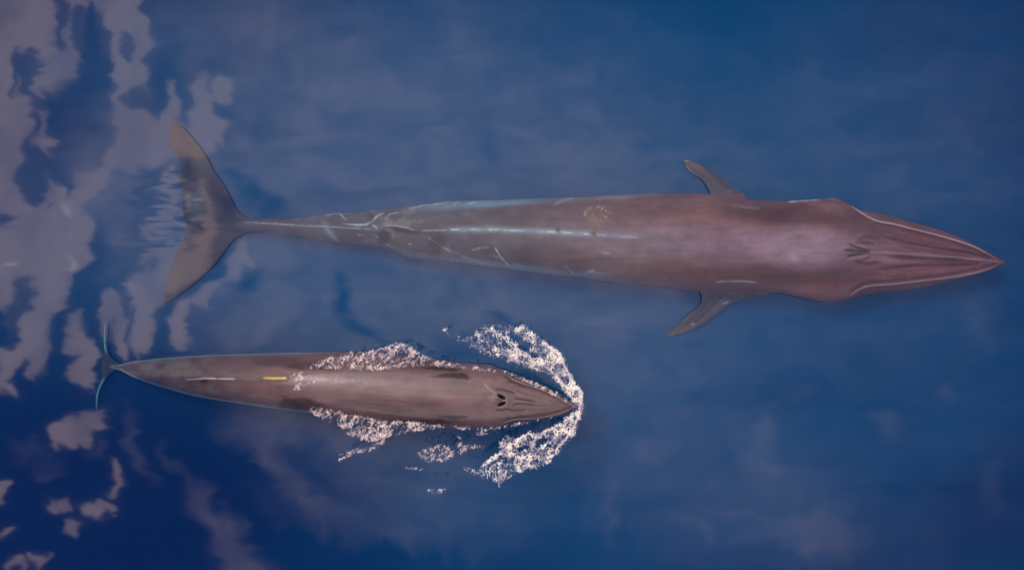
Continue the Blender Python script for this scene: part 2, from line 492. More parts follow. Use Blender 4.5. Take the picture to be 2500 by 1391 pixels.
def blend(col, f, c):
    f = np.clip(f, 0, 1)[..., None]
    return col * (1 - f) + np.array(c) * f


def ell(X, Y, cx, cy, rx, ry, rot=0, soft=.35):
    a = math.radians(rot); dx = X - cx; dy = Y - cy
    u = (dx * math.cos(a) + dy * math.sin(a)) / rx; v = (-dx * math.sin(a) + dy * math.cos(a)) / ry
    return 1 - sst(np.hypot(u, v), 1 - soft, 1 + soft)


# ---- the large whale
big = dict(
 x=(505, 2453),
 top=[(505,549),(540,545),(571,541),(600,537),(650,534),(700,534),(750,531),(800,523),(831,520),(870,521),(905,514),(950,511),(1000,504),(1050,498),(1100,492),(1200,489),(1300,485),(1400,481),(1500,476),(1600,472),(1700,473),(1750,476),(1800,483),(1850,489),(1900,491),(1950,489),(2000,486),(2029,484),(2045,486),(2062,495),(2091,509),(2159,524),(2236,544),(2314,567),(2392,602),(2430,624),(2448,636),(2453,640)],
 bot=[(505,552),(540,560),(571,566),(600,566),(650,565),(700,574),(750,581),(800,591),(870,598),(950,610),(1000,630),(1050,636),(1100,640),(1200,652),(1300,665),(1400,677),(1500,691),(1600,698),(1700,711),(1800,712),(1880,713),(1920,718),(1952,725),(1998,734),(2024,738),(2055,733),(2107,722),(2159,713),(2236,705),(2314,689),(2392,668),(2430,656),(2448,645),(2453,641)],
 zs=[(505,-1.18),(650,-1.18),(900,-1.18),(1300,-1.15),(1800,-1.1),(2050,-.98),(2250,-.85),(2453,-.8)],
 hu=[(505,.03),(540,.08),(600,.2),(700,.33),(900,.48),(1100,.68),(1400,.9),(1700,.95),(1950,.80),(2050,.62),(2150,.42),(2250,.31),(2350,.2),(2430,.09),(2453,.01)],
 ex=[(505,1.),(1900,.95),(2080,.8),(2200,.62),(2453,.7)])
lipT = [(2075,499),(2089,509),(2105,520),(2122,530),(2143,539),(2185,547),(2236,560),(2288,573),(2340,588),(2381,603),(2412,619),(2443,636)]
lipB = [(2066,729),(2076,722),(2097,708),(2122,699),(2185,694),(2236,688),(2314,679),(2366,670),(2417,657),(2443,646)]
X, Y, Z, ax, ay, (gx, gy, isup) = loft(big, 1300, 170, 26)


def lip_field(ax, ay, lipT, lipB, x0, x1):
    """height of the point inside the upper jaw edge: positive inside, px"""
    yt = pchip(*zip(*lipT), np.clip(ax, lipT[0][0], lipT[-1][0]))
    yb = pchip(*zip(*lipB), np.clip(ax, lipB[0][0], lipB[-1][0]))
    d = np.minimum(ay - yt, yb - ay)
    on = sst(ax, x0, x1)
    return d, on


d, on = lip_field(ax, ay, lipT, lipB, 2072, 2100)
up = isup.astype(float)
dz = np.zeros(X.shape)
dz -= .10 * on * (1 - sst(d, -3, 2)) * up
dz -= .035 * on * np.exp(-((d - 8) / 4.5) ** 2) * up
dz += .025 * on * np.exp(-((d - 1) / 2.5) ** 2) * up
ridge = [(2120,614),(2155,616),(2262,623),(2340,628),(2400,635),(2448,640)]
rd, ra = pdist(ax, ay, ridge)
dz += .055 * np.exp(-(rd / 7) ** 2) * sst(ax, 2120, 2170) * up
grooves = [([(2150,575),(2210,592),(2288,606),(2365,617),(2420,630)], 4, 1), ([(2140,659),(2185,653),(2237,649),(2340,647),(2400,645)], 4, 1),
           ([(2170,626),(2220,630),(2290,634),(2350,637)], 5, .9), ([(2095,588),(2115,578),(2150,583)], 5, .8), ([(2090,640),(2120,645),(2150,640)], 5, .9), ([(2085,597),(2110,592),(2135,597)], 4, .8), ([(2190,563),(2220,565)], 3, .5), ([(2170,577),(2215,575),(2245,576)], 3, .5), ([(2125,668),(2150,671)], 3, .6), ([(2160,676),(2215,674)], 3, .5),
           ([(2061,611),(2095,613),(2126,615)], 2.6, 1.3), ([(2073,596),(2098,606),(2126,614)], 2.6, 1.3), ([(2068,627),(2095,620),(2126,616)], 2.6, 1.3)]
rs_ = random.Random(4)
for q_ in range(26):
    t0 = rs_.uniform(-.82, .82); xa = rs_.uniform(2110, 2260); xb = min(2425, xa + rs_.uniform(60, 190))
    grooves.append(([(x_, 616 + (x_ - 2120) * .072 + t0 * (2450 - x_) * .235) for x_ in np.linspace(xa, xb, 5)], rs_.uniform(1.6, 3.0), rs_.uniform(.25, .65)))
gf = lines(ax, ay, grooves)
dz -= .04 * gf * up
dz += (.05 * ell(ax, ay, 2100, 600, 24, 7, 18) + .05 * ell(ax, ay, 2100, 628, 24, 7, -16) + .03 * ell(ax, ay, 2160, 596, 60, 9, 12) + .03 * ell(ax, ay, 2180, 640, 60, 7, 2)) * up
dz -= (.05 * ell(ax, ay, 2060, 575, 36, 22, 25, .6) + .05 * ell(ax, ay, 2060, 655, 36, 22, -25, .6)) * up
# spine and the ridge of the tail stock
spine = [(505,549),(571,541),(643,545),(747,552),(796,553),(924,561),(1013,563),(1077,562),(1199,561),(1353,566),(1500,575),(1700,588),(1950,605)]
sd_, sa = pdist(ax, ay, spine)
dz += .04 * np.exp(-(sd_ / 9) ** 2) * sst(-ax, -1560, -1150) * sst(ax, 600, 900) * up
dz += .012 * (fbm(ax / 60, ay / 22, 4, 3) - .5) * up
Z = Z + dz
bodyV = (X, Y, Z)
# flukes
zf = -1.24
wu = wing([(650,546),(600,530),(578,511),(560,477),(543,446),(522,418),(507,387),(488,359),(466,332),(446,311),(430,302),(416,303)],
          [(458,552),(447,522),(447,473),(437,442),(443,418),(441,390),(423,366),(414,335),(411,314),(415,304)], zf, -1.26, .08, 110, 40)
wl = wing([(650,552),(600,569),(571,585),(560,597),(529,639),(488,680),(453,708),(419,732),(401,740)],
          [(458,545),(452,573),(434,611),(416,660),(405,694),(399,740)], zf, -1.26, .08, 110, 40)
fu = wing([(1830,492),(1817,476),(1788,454),(1752,427),(1716,404),(1682,392),(1668,389)],
          [(1735,520),(1734,472),(1723,451),(1713,438),(1688,422),(1673,404),(1667,390)], -1.17, -1.28, .06, 70, 26)
fl_ = wing([(1905,700),(1860,722),(1806,732),(1777,746),(1741,774),(1705,796),(1670,812),(1630,821)],
           [(1700,690),(1714,731),(1705,749),(1677,770),(1655,792),(1637,810),(1628,820)], -1.17, -1.28, .06, 70, 26)
# dorsal fin: a thin hooked blade on the back
fin = wing([(1018,564),(985,557),(958,552),(940,551),(933,552)], [(1016,565),(975,562),(958,558),(944,555),(933,554)], -.72, -.40, .02, 40, 14)
pieces = [bodyV, wu[:3], wl[:3], fu[:3], fl_[:3], fin[:3]]
V, F = assemble(pieces)
pxv, pyv = to_px(V[:, 0], V[:, 1], V[:, 2])
nb = X.size
base = np.array((.104, .053, .054))
col = np.tile(base, (len(V), 1))
# browner and darker toward the head, greyer toward the tail
hd = sst(pxv, 1500, 2150)
col = col * (1 + hd[:, None] * np.array((.34, .0, -.14)))
col = blend(col, .92 * sst(-pxv, -1680, -1000), (.044, .054, .068))
# dark saddles on the flanks behind the head, sky sheen painted pale along the back
col = blend(col, .75 * ell(pxv, pyv, 1950, 530, 170, 28, 5, .6), (.042, .016, .016))
col = blend(col, .75 * ell(pxv, pyv, 1950, 668, 200, 26, 1, .6), (.042, .016, .016))
col = blend(col, .5 * ell(pxv, pyv, 2110, 560, 90, 30, 20, .7), (.06, .030, .030))
col = blend(col, .5 * ell(pxv, pyv, 2060, 655, 60, 26, -10, .7), (.06, .030, .032))
col = blend(col, .35 * ell(pxv, pyv, 1650, 660, 200, 22, 4, .7), (.075, .038, .036))
col = blend(col, .45 * ell(pxv, pyv, 1700, 500, 170, 18, 0, .7), (.085, .046, .043))
col = blend(col, .85 * ell(pxv, pyv, 1790, 596, 360, 44, 3, .7), (.165, .105, .14))
col = blend(col, .7 * ell(pxv, pyv, 1965, 602, 95, 42, 0, .7), (.21, .145, .19))
col = blend(col, .6 * ell(pxv, pyv, 1500, 588, 220, 34, 3, .7), (.12, .092, .12))
col = blend(col, .35 * ell(pxv, pyv, 2030, 505, 40, 14, 20, .7), (.14, .09, .09))
col = blend(col, .4 * ell(pxv, pyv, 2050, 715, 60, 12, -16, .7), (.14, .09, .10))
# long streaks
stx = fbm(pxv / 110, pyv / 5.5, 4, 11)
col = col * (1 + .34 * (stx - .5))[:, None]
sp_ = vnoise(pxv / 4.2, pyv / 3.4, 88)
col = blend(col, .35 * sst(sp_, .93, .98) * sst(pxv, 800, 1000), (.20, .15, .15))
mot = fbm(pxv / 28, pyv / 18, 5, 23)
col = col * (1 + .45 * (mot - .5))[:, None]
tl = fbm(pxv / 38, pyv / 26, 4, 31)
tailz = sst(-pxv, -1400, -950)
col = blend(col, .5 * tailz * sst(tl, .5, .68), (.06, .04, .045))
col = blend(col, .5 * tailz * sst(tl, .42, .30), (.15, .15, .13))
# cyan haze of the water painted onto the flanks of the rear body
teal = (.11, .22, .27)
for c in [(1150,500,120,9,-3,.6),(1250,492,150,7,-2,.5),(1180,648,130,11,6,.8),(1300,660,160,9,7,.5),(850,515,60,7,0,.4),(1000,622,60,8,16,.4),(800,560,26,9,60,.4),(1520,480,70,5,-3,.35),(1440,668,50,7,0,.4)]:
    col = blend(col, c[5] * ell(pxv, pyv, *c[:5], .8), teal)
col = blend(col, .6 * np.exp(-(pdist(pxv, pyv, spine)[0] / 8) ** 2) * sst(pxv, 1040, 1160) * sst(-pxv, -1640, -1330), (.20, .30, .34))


def r3(*pts): return [(p[0] / 3.125 + 700, p[1] / 3.125 + 380) for p in pts]


glint_col = (.36, .46, .49)  # ripple caustics painted as pale lines in the skin, plus other pale marks
glint_marks = [(r3((290,448),(330,445),(400,432),(430,470),(455,490)), 1.8, .8), (r3((430,520),(540,530),(610,525),(650,500),(690,460),(740,435)), 2.0, .75),
 (r3((655,530),(690,550)), 1.6, .7), (r3((750,480),(790,445),(860,432)), 1.5, .6), (r3((930,405),(990,395),(1040,380),(1150,368),(1250,347),(1360,342)), 1.7, .8),
 (r3((1265,380),(1305,350)), 1.4, .7), (r3((1375,372),(1445,350)), 1.4, .7), (r3((680,610),(735,660),(820,705)), 1.7, .6), (r3((300,555),(350,610),(410,675)), 3.0, .4),
 (r3((1075,625),(1150,670),(1200,705),(1260,733)), 1.6, .8), (r3((1590,705),(1630,770),(1700,845)), 1.7, .95), (r3((1575,765),(1635,780)), 1.3, .6),
 (r3((1415,722),(1470,705),(1540,700)), 1.6, .6), (r3((2120,835),(2195,905)), 1.4, .5), (r3((2395,738),(2470,750)), 1.2, .4), (r3((250,630),(305,660)), 1.4, .5),
 (r3((2030,380),(2110,340),(2200,325)), 1.8, .35), (r3((545,605),(585,605)), 1.8, .6), (r3((930,675),(950,675)), 2.0, .6), (r3((1730,825),(1820,850)), 1.4, .4),(r3((1270,735),(1400,790),(1560,835)), 1.6, .4),
 ([(571,542),(610,543),(643,545),(680,547),(747,552),(796,553),(860,557),(924,561)], 1.2, .6),
 ([(933,552),(962,551),(990,556),(1013,563)], 1.5, .7), ([(1030,563),(1060,563),(1090,562)], 1.4, .6),
 ([(1100,561),(1122,560)], 2.0, .9), ([(1150,560),(1172,560)], 2.0, .7), ([(1192,561),(1222,560)], 2.2, .9), ([(1228,562),(1282,563)], 2.4, .9), ([(1310,565),(1330,566)], 1.6, .5), ([(1336,566),(1360,567)], 2.2, 1.0), ([(1370,567),(1396,569)], 2.0, .9), ([(1425,571),(1444,572)], 1.9, .7), ([(1460,573),(1480,575)], 1.6, .6), ([(1490,575),(1560,580)], 1.6, .35),
 ([(1745,689),(1765,687),(1795,686),(1825,687),(1849,690)], 2.0, .5), ([(1785,501),(1820,506),(1856,508)], 3.2, .14), ([(1925,493),(1960,490),(1999,487)], 2.0, .95), 
 ([(1766,741),(1778,737)], 2.2, .7), ([(1690,790),(1694,793)], 2.4, .7), ([(1884,714),(1890,715)], 2.4, .6), ([(1430,663),(1452,661)], 3, .5), ([(1673,404),(1690,424),(1714,440)], 1.6, .35), ([(1672,393),(1680,393)], 1.8, .5), ([(1775,468),(1790,466)], 4, .12), ([(1960,727),(2000,735)], 1.4, .5), ([(2060,494),(2030,484),(2012,485)], 1.4, .3)]
col = blend(col, lines(pxv, pyv, glint_marks) * (.45 + .55 * sst(fbm(pxv / 7, pyv / 7, 3, 61), .3, .6)), glint_col)
# shark bite and rust-coloured diatom patch on the back
rn = fbm(pxv / 5, pyv / 5, 4, 41)
patch = np.maximum(ell(pxv, pyv, 1458, 524, 32, 20, 0, .35), ell(pxv, pyv, 1450, 556, 14, 24, 0, .5))
col = blend(col, .7 * patch * sst(rn, .42, .56), (.15, .105, .07))
col = blend(col, .9 * np.exp(-((np.hypot((pxv - 1456) / 28, (pyv - 522) / 16) - 1) / .13) ** 2) * sst(rn, .5, .62) * (pyv < 532) * .7, (.32, .27, .20))
col = blend(col, .8 * ell(pxv, pyv, 1451, 568, 8, 8, 0, .6) * sst(rn, .45, .5), (.09, .045, .03))
col = blend(col, .7 * ell(pxv, pyv, 1361, 561, 6, 6, 0, .6), (.04, .03, .03))
# dorsal fin's shadow painted into the skin, and dark marks by the fin
col = blend(col, .95 * ell(pxv, pyv, 938, 578, 16, 17, 20, .4), (.012, .010, .020))
col = blend(col, .9 * ell(pxv, pyv, 985, 562, 38, 6, 12, .5), (.012, .008, .012))
col = blend(col, .8 * ell(pxv, pyv, 1068, 592, 20, 25, 30, .5), (.025, .017, .024))
col = blend(col, .8 * ell(pxv, pyv, 902, 528, 14, 10, 60, .5), (.022, .018, .03))
# head: lip edge pale, dark line inside it, lower jaw brown
d, on = lip_field(pxv, pyv, lipT, lipB, 2068, 2090)
col = blend(col, .6 * on * (1 - sst(d, -4, 0)), (.085, .045, .036))
col = blend(col, .6 * on * np.exp(-((d - 8) / 5) ** 2), (.06, .025, .025))
col = blend(col, .75 * on * np.exp(-((d - .5) / 1.4) ** 2) * sst(-pxv, -2446, -2380), (.62, .50, .47))
col = blend(col, .75 * lines(pxv, pyv, grooves), (.04, .017, .018))
col = blend(col, .6 * lines(pxv, pyv, [(ridge, 2.0, 1), ([(2078,597),(2100,599),(2120,610)], 2, .8), ([(2072,631),(2100,629),(2120,622)], 2, .9), ([(2390,642),(2420,640)], 1.2, .7)]), (.26, .17, .165))
# flukes and flippers: grey; cloud reflections on the flukes painted as pale patches
tail = sst(-pxv, -640, -560)
col = blend(col, .85 * tail, (.009, .013, .022))
tn = fbm(pxv / 22, pyv / 30, 4, 57)
col = blend(col, .4 * tail * sst(tn, .48, .62), (.018, .012, .02))
col = blend(col, .8 * tail * soft_poly(pxv, pyv, [(400,300),(440,300),(480,345),(510,392),(480,388),(440,380),(415,360)], 9), (.055, .034, .022))
pale = [(486,440),(500,436),(516,444),(519,462),(508,480),(510,515),(522,528),(516,560),(520,590),(512,620),(492,640),(465,660),(440,690),(412,722),(404,690),(420,650),(440,612),(470,585),(484,560),(498,528),(498,480),(486,462)]
col = blend(col, .3 * tail * soft_poly(pxv, pyv, pale, 7), (.05, .035, .025))
col = blend(col, .6 * tail * soft_poly(pxv, pyv, [(466,470),(494,480),(492,525),(474,545),(462,520)], 8), (.03, .075, .08))
col = blend(col, .5 * tail * soft_poly(pxv, pyv, [(450,478),(466,470),(466,500),(458,516)], 6), (.14, .14, .14))
flp = ((pyv < 472) | (pyv > 716)) & (pxv > 1600) & (pxv < 1860)
fln = fbm((pxv + pyv * np.where(pyv < 600, -1, 1)) / 40, (pyv - pxv * np.where(pyv < 600, 1, -1)) / 7, 4, 71)
col = np.where(flp[:, None], np.array((.050, .043, .042)) * (.25 + 1.6 * fln)[:, None], col)
col = blend(col, .5 * flp * (ell(pxv, pyv, 1655, 812, 40, 9, -22, .6) + ell(pxv, pyv, 1690, 402, 30, 9, 30, .6)), (.14, .10, .07))
col = blend(col, lines(pxv, pyv, [s for s in glint_marks if 1600 < s[0][0][0] < 1900 and (s[0][0][1] > 716 or s[0][0][1] < 472)]), glint_col)
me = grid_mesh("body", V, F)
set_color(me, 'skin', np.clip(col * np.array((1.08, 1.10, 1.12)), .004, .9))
root = bpy.data.objects.new("whale", None); COL.objects.link(root)
root.empty_display_size = .5
root['label'] = "long adult whale gliding wholly submerged, with thin pale ripple light painted along its rear half"
root['category'] = "whale"
root['group'] = "two whales swimming side by side"
skin = skin_material("whale skin")
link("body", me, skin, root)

# ---- the smaller whale, its back out of the water
cal = dict(
 x=(262, 1405),
 top=[(262,888),(284,890),(318,883),(374,876),(458,869),(542,865),(654,862),(738,860),(850,858),(950,863),(1000,868),(1050,875),(1100,882),(1140,887),(1170,889),(1198,891),(1216,899),(1262,914),(1312,935),(1361,958),(1388,975),(1401,986),(1405,991)],
 bot=[(262,898),(284,901),(296,905),(332,923),(402,946),(486,968),(598,986),(682,998),(752,1007),(822,1020),(900,1032),(1000,1040),(1100,1042),(1150,1041),(1196,1040),(1229,1036),(1295,1025),(1361,1013),(1390,1004),(1401,996),(1405,992)],
 zs=[(262,-1.22),(284,-1.2),(400,-1.14),(600,-1.08),(750,-1.02),(1000,-.95),(1200,-.82),(1330,-.6),(1405,-.35)],
 hu=[(262,.03),(284,.1),(400,.46),(600,.88),(750,1.08),(1000,1.18),(1150,1.10),(1250,.90),(1330,.66),(1380,.42),(1405,.04)],
 ex=[(262,1.),(1000,.9),(1200,.75),(1405,.6)])
X, Y, Z, ax, ay, (gx, gy, isup) = loft(cal, 1000, 150, 24)
lipT2 = [(1228,908),(1239,917),(1262,929),(1295,940),(1328,952),(1361,967),(1388,984),(1400,990)]
lipB2 = [(1215,1038),(1228,1033),(1256,1025),(1312,1021),(1361,1011),(1388,1001),(1400,994)]
d, on = lip_field(ax, ay, lipT2, lipB2, 1222, 1245)
up = isup.astype(float)
dz = -.07 * on * (1 - sst(d, -2, 1.5)) * up
dz -= .03 * on * np.exp(-((d - 5) / 2.5) ** 2) * up
r2 = [(1246,979),(1300,983),(1350,988),(1398,991)]
rd, ra = pdist(ax, ay, r2)
dz += .03 * np.exp(-(rd / 4) ** 2) * sst(ax, 1246, 1270) * up
wet = [([(1210,950),(1228,951),(1246,956),(1258,960)], 3.2, 1), ([(1255,972),(1270,974),(1290,977),(1309,981)], 2.4, 1), ([(1250,990),(1262,985),(1280,985),(1303,986)], 2.0, .9), ([(1208,1000),(1222,1001),(1238,998),(1256,1002),(1282,999)], 2.4, 1),
       ([(1238,930),(1252,933),(1271,938)], 2.2, .9), ([(1262,941),(1272,942),(1285,946)], 1.8, .8), ([(1232,916),(1240,922),(1248,928)], 2.5, .8), ([(1260,953),(1275,959),(1290,964)], 1.6, .8), ([(1208,974),(1218,976),(1228,977)], 1.6, .9), ([(1209,984),(1218,980),(1226,978)], 1.4, .8), ([(1234,1020),(1245,1017)], 1.6, .6), ([(1262,1015),(1275,1014)], 1.2, .6), ([(1285,968),(1330,978)], 1, .3), ([(1290,1005),(1340,1000)], 1, .3)]
wf = lines(ax, ay, wet)
dz -= .015 * wf * up
# blowhole: two slits in a raised splash guard
dz += .05 * ell(ax, ay, 1228, 977, 26, 19, 0, .6) * up
bl = np.maximum(ell(ax, ay, 1225, 968.5, 11.5, 4.6, 28, .3), ell(ax, ay, 1225, 985.5, 11.5, 4.6, -20, .3))
dz -= .10 * bl * up
dz += .008 * (fbm(ax / 50, ay / 18, 4, 5) - .5) * up
sp2, _ = pdist(ax, ay, [(454,926),(514,923),(575,925),(699,923)])
dz += .03 * np.exp(-(sp2 / 5) ** 2) * up
Z = Z + dz
fin2 = wing([(560,925),(530,923),(500,923),(470,925),(452,927)], [(555,927),(530,926),(502,928),(472,928),(452,928)], -.42, -.25, .015, 40, 12)
tu = wing([(300,893),(282,882),(270,872),(263,862),(258,840),(257,815),(258,784)], [(250,896),(248,886),(252,872),(256,860),(254,840),(254,815),(257,784)], -1.2, -1.18, .04, 70, 20)
tw = wing([(300,896),(278,906),(264,918),(253,932),(243,952),(238,975),(236,1000)], [(250,890),(246,904),(250,918),(246,932),(238,952),(234,975),(235,1000)], -1.2, -1.18, .04, 70, 20)
V, F = assemble([(X, Y, Z), fin2[:3], tu[:3], tw[:3]])
pxv, pyv = to_px(V[:, 0], V[:, 1], V[:, 2])
col = np.tile(np.array((.160, .088, .092)), (len(V), 1))
col = blend(col, .85 * sst(-pxv, -760, -430), (.07, .048, .042))
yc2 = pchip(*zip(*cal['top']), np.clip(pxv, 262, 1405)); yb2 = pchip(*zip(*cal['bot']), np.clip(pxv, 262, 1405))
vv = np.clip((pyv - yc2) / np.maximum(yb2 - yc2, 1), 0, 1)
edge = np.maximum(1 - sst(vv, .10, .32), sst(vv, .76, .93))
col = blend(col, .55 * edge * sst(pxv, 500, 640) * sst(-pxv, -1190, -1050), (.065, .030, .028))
for c in [(735,985,60,13,10,.7),(700,885,90,12,3,.55),(760,895,60,8,0,.5),(600,945,150,18,6,.25),(900,990,110,9,8,.4),(980,985,90,8,3,.3)]:
    col = blend(col, c[5] * sst(ell(pxv, pyv, *c[:5], .5 if c[5] > .75 else .8) * (.2 + 1.6 * fbm(pxv / 34, pyv / 5, 3, 77)), .15, .75), (.026, .010, .011))
R7 = lambda *q: [(p[0] / 3.024 + 700, p[1] / 3.024 + 760) for p in q]
wx_ = pxv + 5 * (fbm(pxv / 9, pyv / 5, 3, 66) - .5); wy_ = pyv + 5 * (fbm(pxv / 9, pyv / 5, 3, 67) - .5)
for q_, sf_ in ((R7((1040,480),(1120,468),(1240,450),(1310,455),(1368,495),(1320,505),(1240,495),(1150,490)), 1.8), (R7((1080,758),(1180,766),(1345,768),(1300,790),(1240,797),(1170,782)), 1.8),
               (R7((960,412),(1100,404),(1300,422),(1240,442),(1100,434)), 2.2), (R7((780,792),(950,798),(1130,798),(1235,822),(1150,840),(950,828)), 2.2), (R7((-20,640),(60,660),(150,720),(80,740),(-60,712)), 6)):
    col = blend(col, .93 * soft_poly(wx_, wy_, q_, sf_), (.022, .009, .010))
col = blend(col, .5 * ell(pxv, pyv, 950, 940, 190, 22, 2, .8), (.18, .115, .125))
col = blend(col, .4 * ell(pxv, pyv, 660, 922, 140, 8, 0, .8), (.15, .11, .105))
col = blend(col, .35 * ell(pxv, pyv, 1330, 985, 70, 22, 6, .8), (.105, .068, .065))
stx = fbm(pxv / 90, pyv / 5.0, 4, 13); mot = fbm(pxv / 22, pyv / 13, 5, 27)
col = col * (1 + .25 * (stx - .5) + .32 * (mot - .5))[:, None]
tq = sst(-pxv, -640, -420)
tl = fbm(pxv / 30, pyv / 16, 4, 33)
col = blend(col, .5 * tq * sst(tl, .5, .65), (.13, .12, .105))
col = blend(col, .5 * tq * sst(tl, .45, .33), (.045, .032, .030))
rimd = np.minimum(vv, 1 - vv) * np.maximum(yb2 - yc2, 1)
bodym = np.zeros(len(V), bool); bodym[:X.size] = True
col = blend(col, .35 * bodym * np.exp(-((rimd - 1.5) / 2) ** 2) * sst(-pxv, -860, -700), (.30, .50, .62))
d, on = lip_field(pxv, pyv, lipT2, lipB2, 1222, 1240)
col = blend(col, .8 * on * (1 - sst(d, -3, 0)), (.05, .024, .026))
col = blend(col, .8 * on * np.exp(-((d - 5) / 2.0) ** 2), (.035, .016, .018))
col = blend(col, .75 * on * np.exp(-((d - .8) / 1.3) ** 2), (.50, .38, .37))
col = blend(col, .95 * lines(pxv, pyv, wet), (.018, .008, .009))
col = blend(col, .5 * lines(pxv, pyv, [([(1262,962),(1300,972),(1345,982)], 1.2, .8), ([(1265,995),(1310,994),(1350,992)], 1.2, .8), ([(1275,952),(1320,965),(1360,978)], 1.1, .6), ([(1275,1008),(1320,1003),(1360,998)], 1.1, .6), ([(1246,979),(1300,983),(1350,987)], 1.4, .7)]), (.30, .21, .20))
col = blend(col, .8 * lines(pxv, pyv, [([(454,927),(480,925),(505,923),(530,924)], 1.7, .9), ([(530,924),(575,925)], 1.6, .7), ([(292,898),(310,910),(335,922)], 1.4, .5), ([(1180,935),(1195,950),(1210,960)], 1.2, .35)]), (.65, .60, .55))
col = blend(col, .95 * lines(pxv, pyv, [([(643,922),(670,923),(700,923)], 2.2, 1)]), (.75, .50, .05))  # yellow glint painted into the skin along the back
col = blend(col, .75 * ell(pxv, pyv, 498, 930, 9, 5, 0, .5), (.03, .018, .02))
col = blend(col, .5 * ell(pxv, pyv, 470, 925, 22, 5, -6, .6), (.04, .022, .024))
for (ex_, ey_, a_) in ((1225, 968.5, 28), (1225, 985.5, -20)):
    aa = math.radians(a_); dx = pxv - ex_; dy = pyv - ey_
    rr = np.hypot((dx * math.cos(aa) + dy * math.sin(aa)) / 12.5, (-dx * math.sin(aa) + dy * math.cos(aa)) / 6)
    col = blend(col, .8 * np.exp(-((rr - 1) / .10) ** 2) * (.4 + .6 * sst(dx, -14, 14)), (.42, .31, .29))
    col = blend(col, (1 - sst(rr, .7, .85)), (.004, .003, .003))
# thin pale lines of the fluke edges
flk = ~bodym & (pxv < 330)
col = np.where(flk[:, None], np.array((.02, .03, .032)) * (.8 + .4 * mot)[:, None], col)
col = blend(col, flk * sst(-pyv, -866, -852), (.10, .30, .22))
col = blend(col, flk * sst(pyv, 918, 934), (.08, .25, .22))
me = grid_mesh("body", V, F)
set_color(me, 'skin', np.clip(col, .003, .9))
calf = bpy.data.objects.new("whale", None); COL.objects.link(calf)
calf.empty_display_size = .5
calf['label'] = "small whale calf with open blowhole and back above water, pushing white foam"
calf['category'] = "whale"
calf['group'] = "two whales swimming side by side"
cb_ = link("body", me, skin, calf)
tree = BVHTree.FromPolygons([tuple(v) for v in V], [tuple(int(i) for i in f) for f in F])

# nostrils of the calf: dark hollows lying in the slits
hole_m = plain("nostril skin", (.006, .004, .004), .7)
for (ex_, ey_, a_) in ((1225, 968.5, 28), (1225, 985.5, -20)):
    zc = None
    x, y = P(ex_, ey_, .2)
    hit = tree.ray_cast(Vector((x, y, 5)), Vector((0, 0, -1)))
    zc = hit[0].z
    vs = []; fs = []
    n = 28; rings = 5
    for r_ in range(rings):
        q = (r_ + 1) / rings
        for i in range(n):
            t = 2 * math.pi * i / n
            lx = .070 * q * math.cos(t); ly = .027 * q * math.sin(t) * (1 - .45 * math.cos(t) ** 2 * (1 if math.cos(t) > 0 else .6))
            a = -math.radians(a_)
            vs.append((x + lx * math.cos(a) - ly * math.sin(a), y + lx * math.sin(a) + ly * math.cos(a), zc + .012 + .05 * q * q))
    vs.append((x, y, zc + .008))
    for r_ in range(rings - 1):
        for i in range(n):
            j = (i + 1) % n
            fs.append((r_ * n + i, r_ * n + j, (r_ + 1) * n + j, (r_ + 1) * n + i)[::1])
    for i in range(n):
        fs.append((len(vs) - 1, i, (i + 1) % n))
    bm_ = bpy.data.meshes.new("blowhole"); bm_.from_pydata(vs, [], fs)
    for p_ in bm_.polygons: p_.use_smooth = True
    link("blowhole", bm_, hole_m, calf)

# ---------------------------------------------------------------- foam
G = 1.15                                     # grid step in picture pixels (1.15 cm)
gx = np.arange(815, 1450, G); gy = np.arange(752, 1215, G)
GX, GY = np.meshgrid(gx, gy, indexing='ij')


def r7(*pts): return [(p[0] / 3.024 + 700, p[1] / 3.024 + 760) for p in pts]


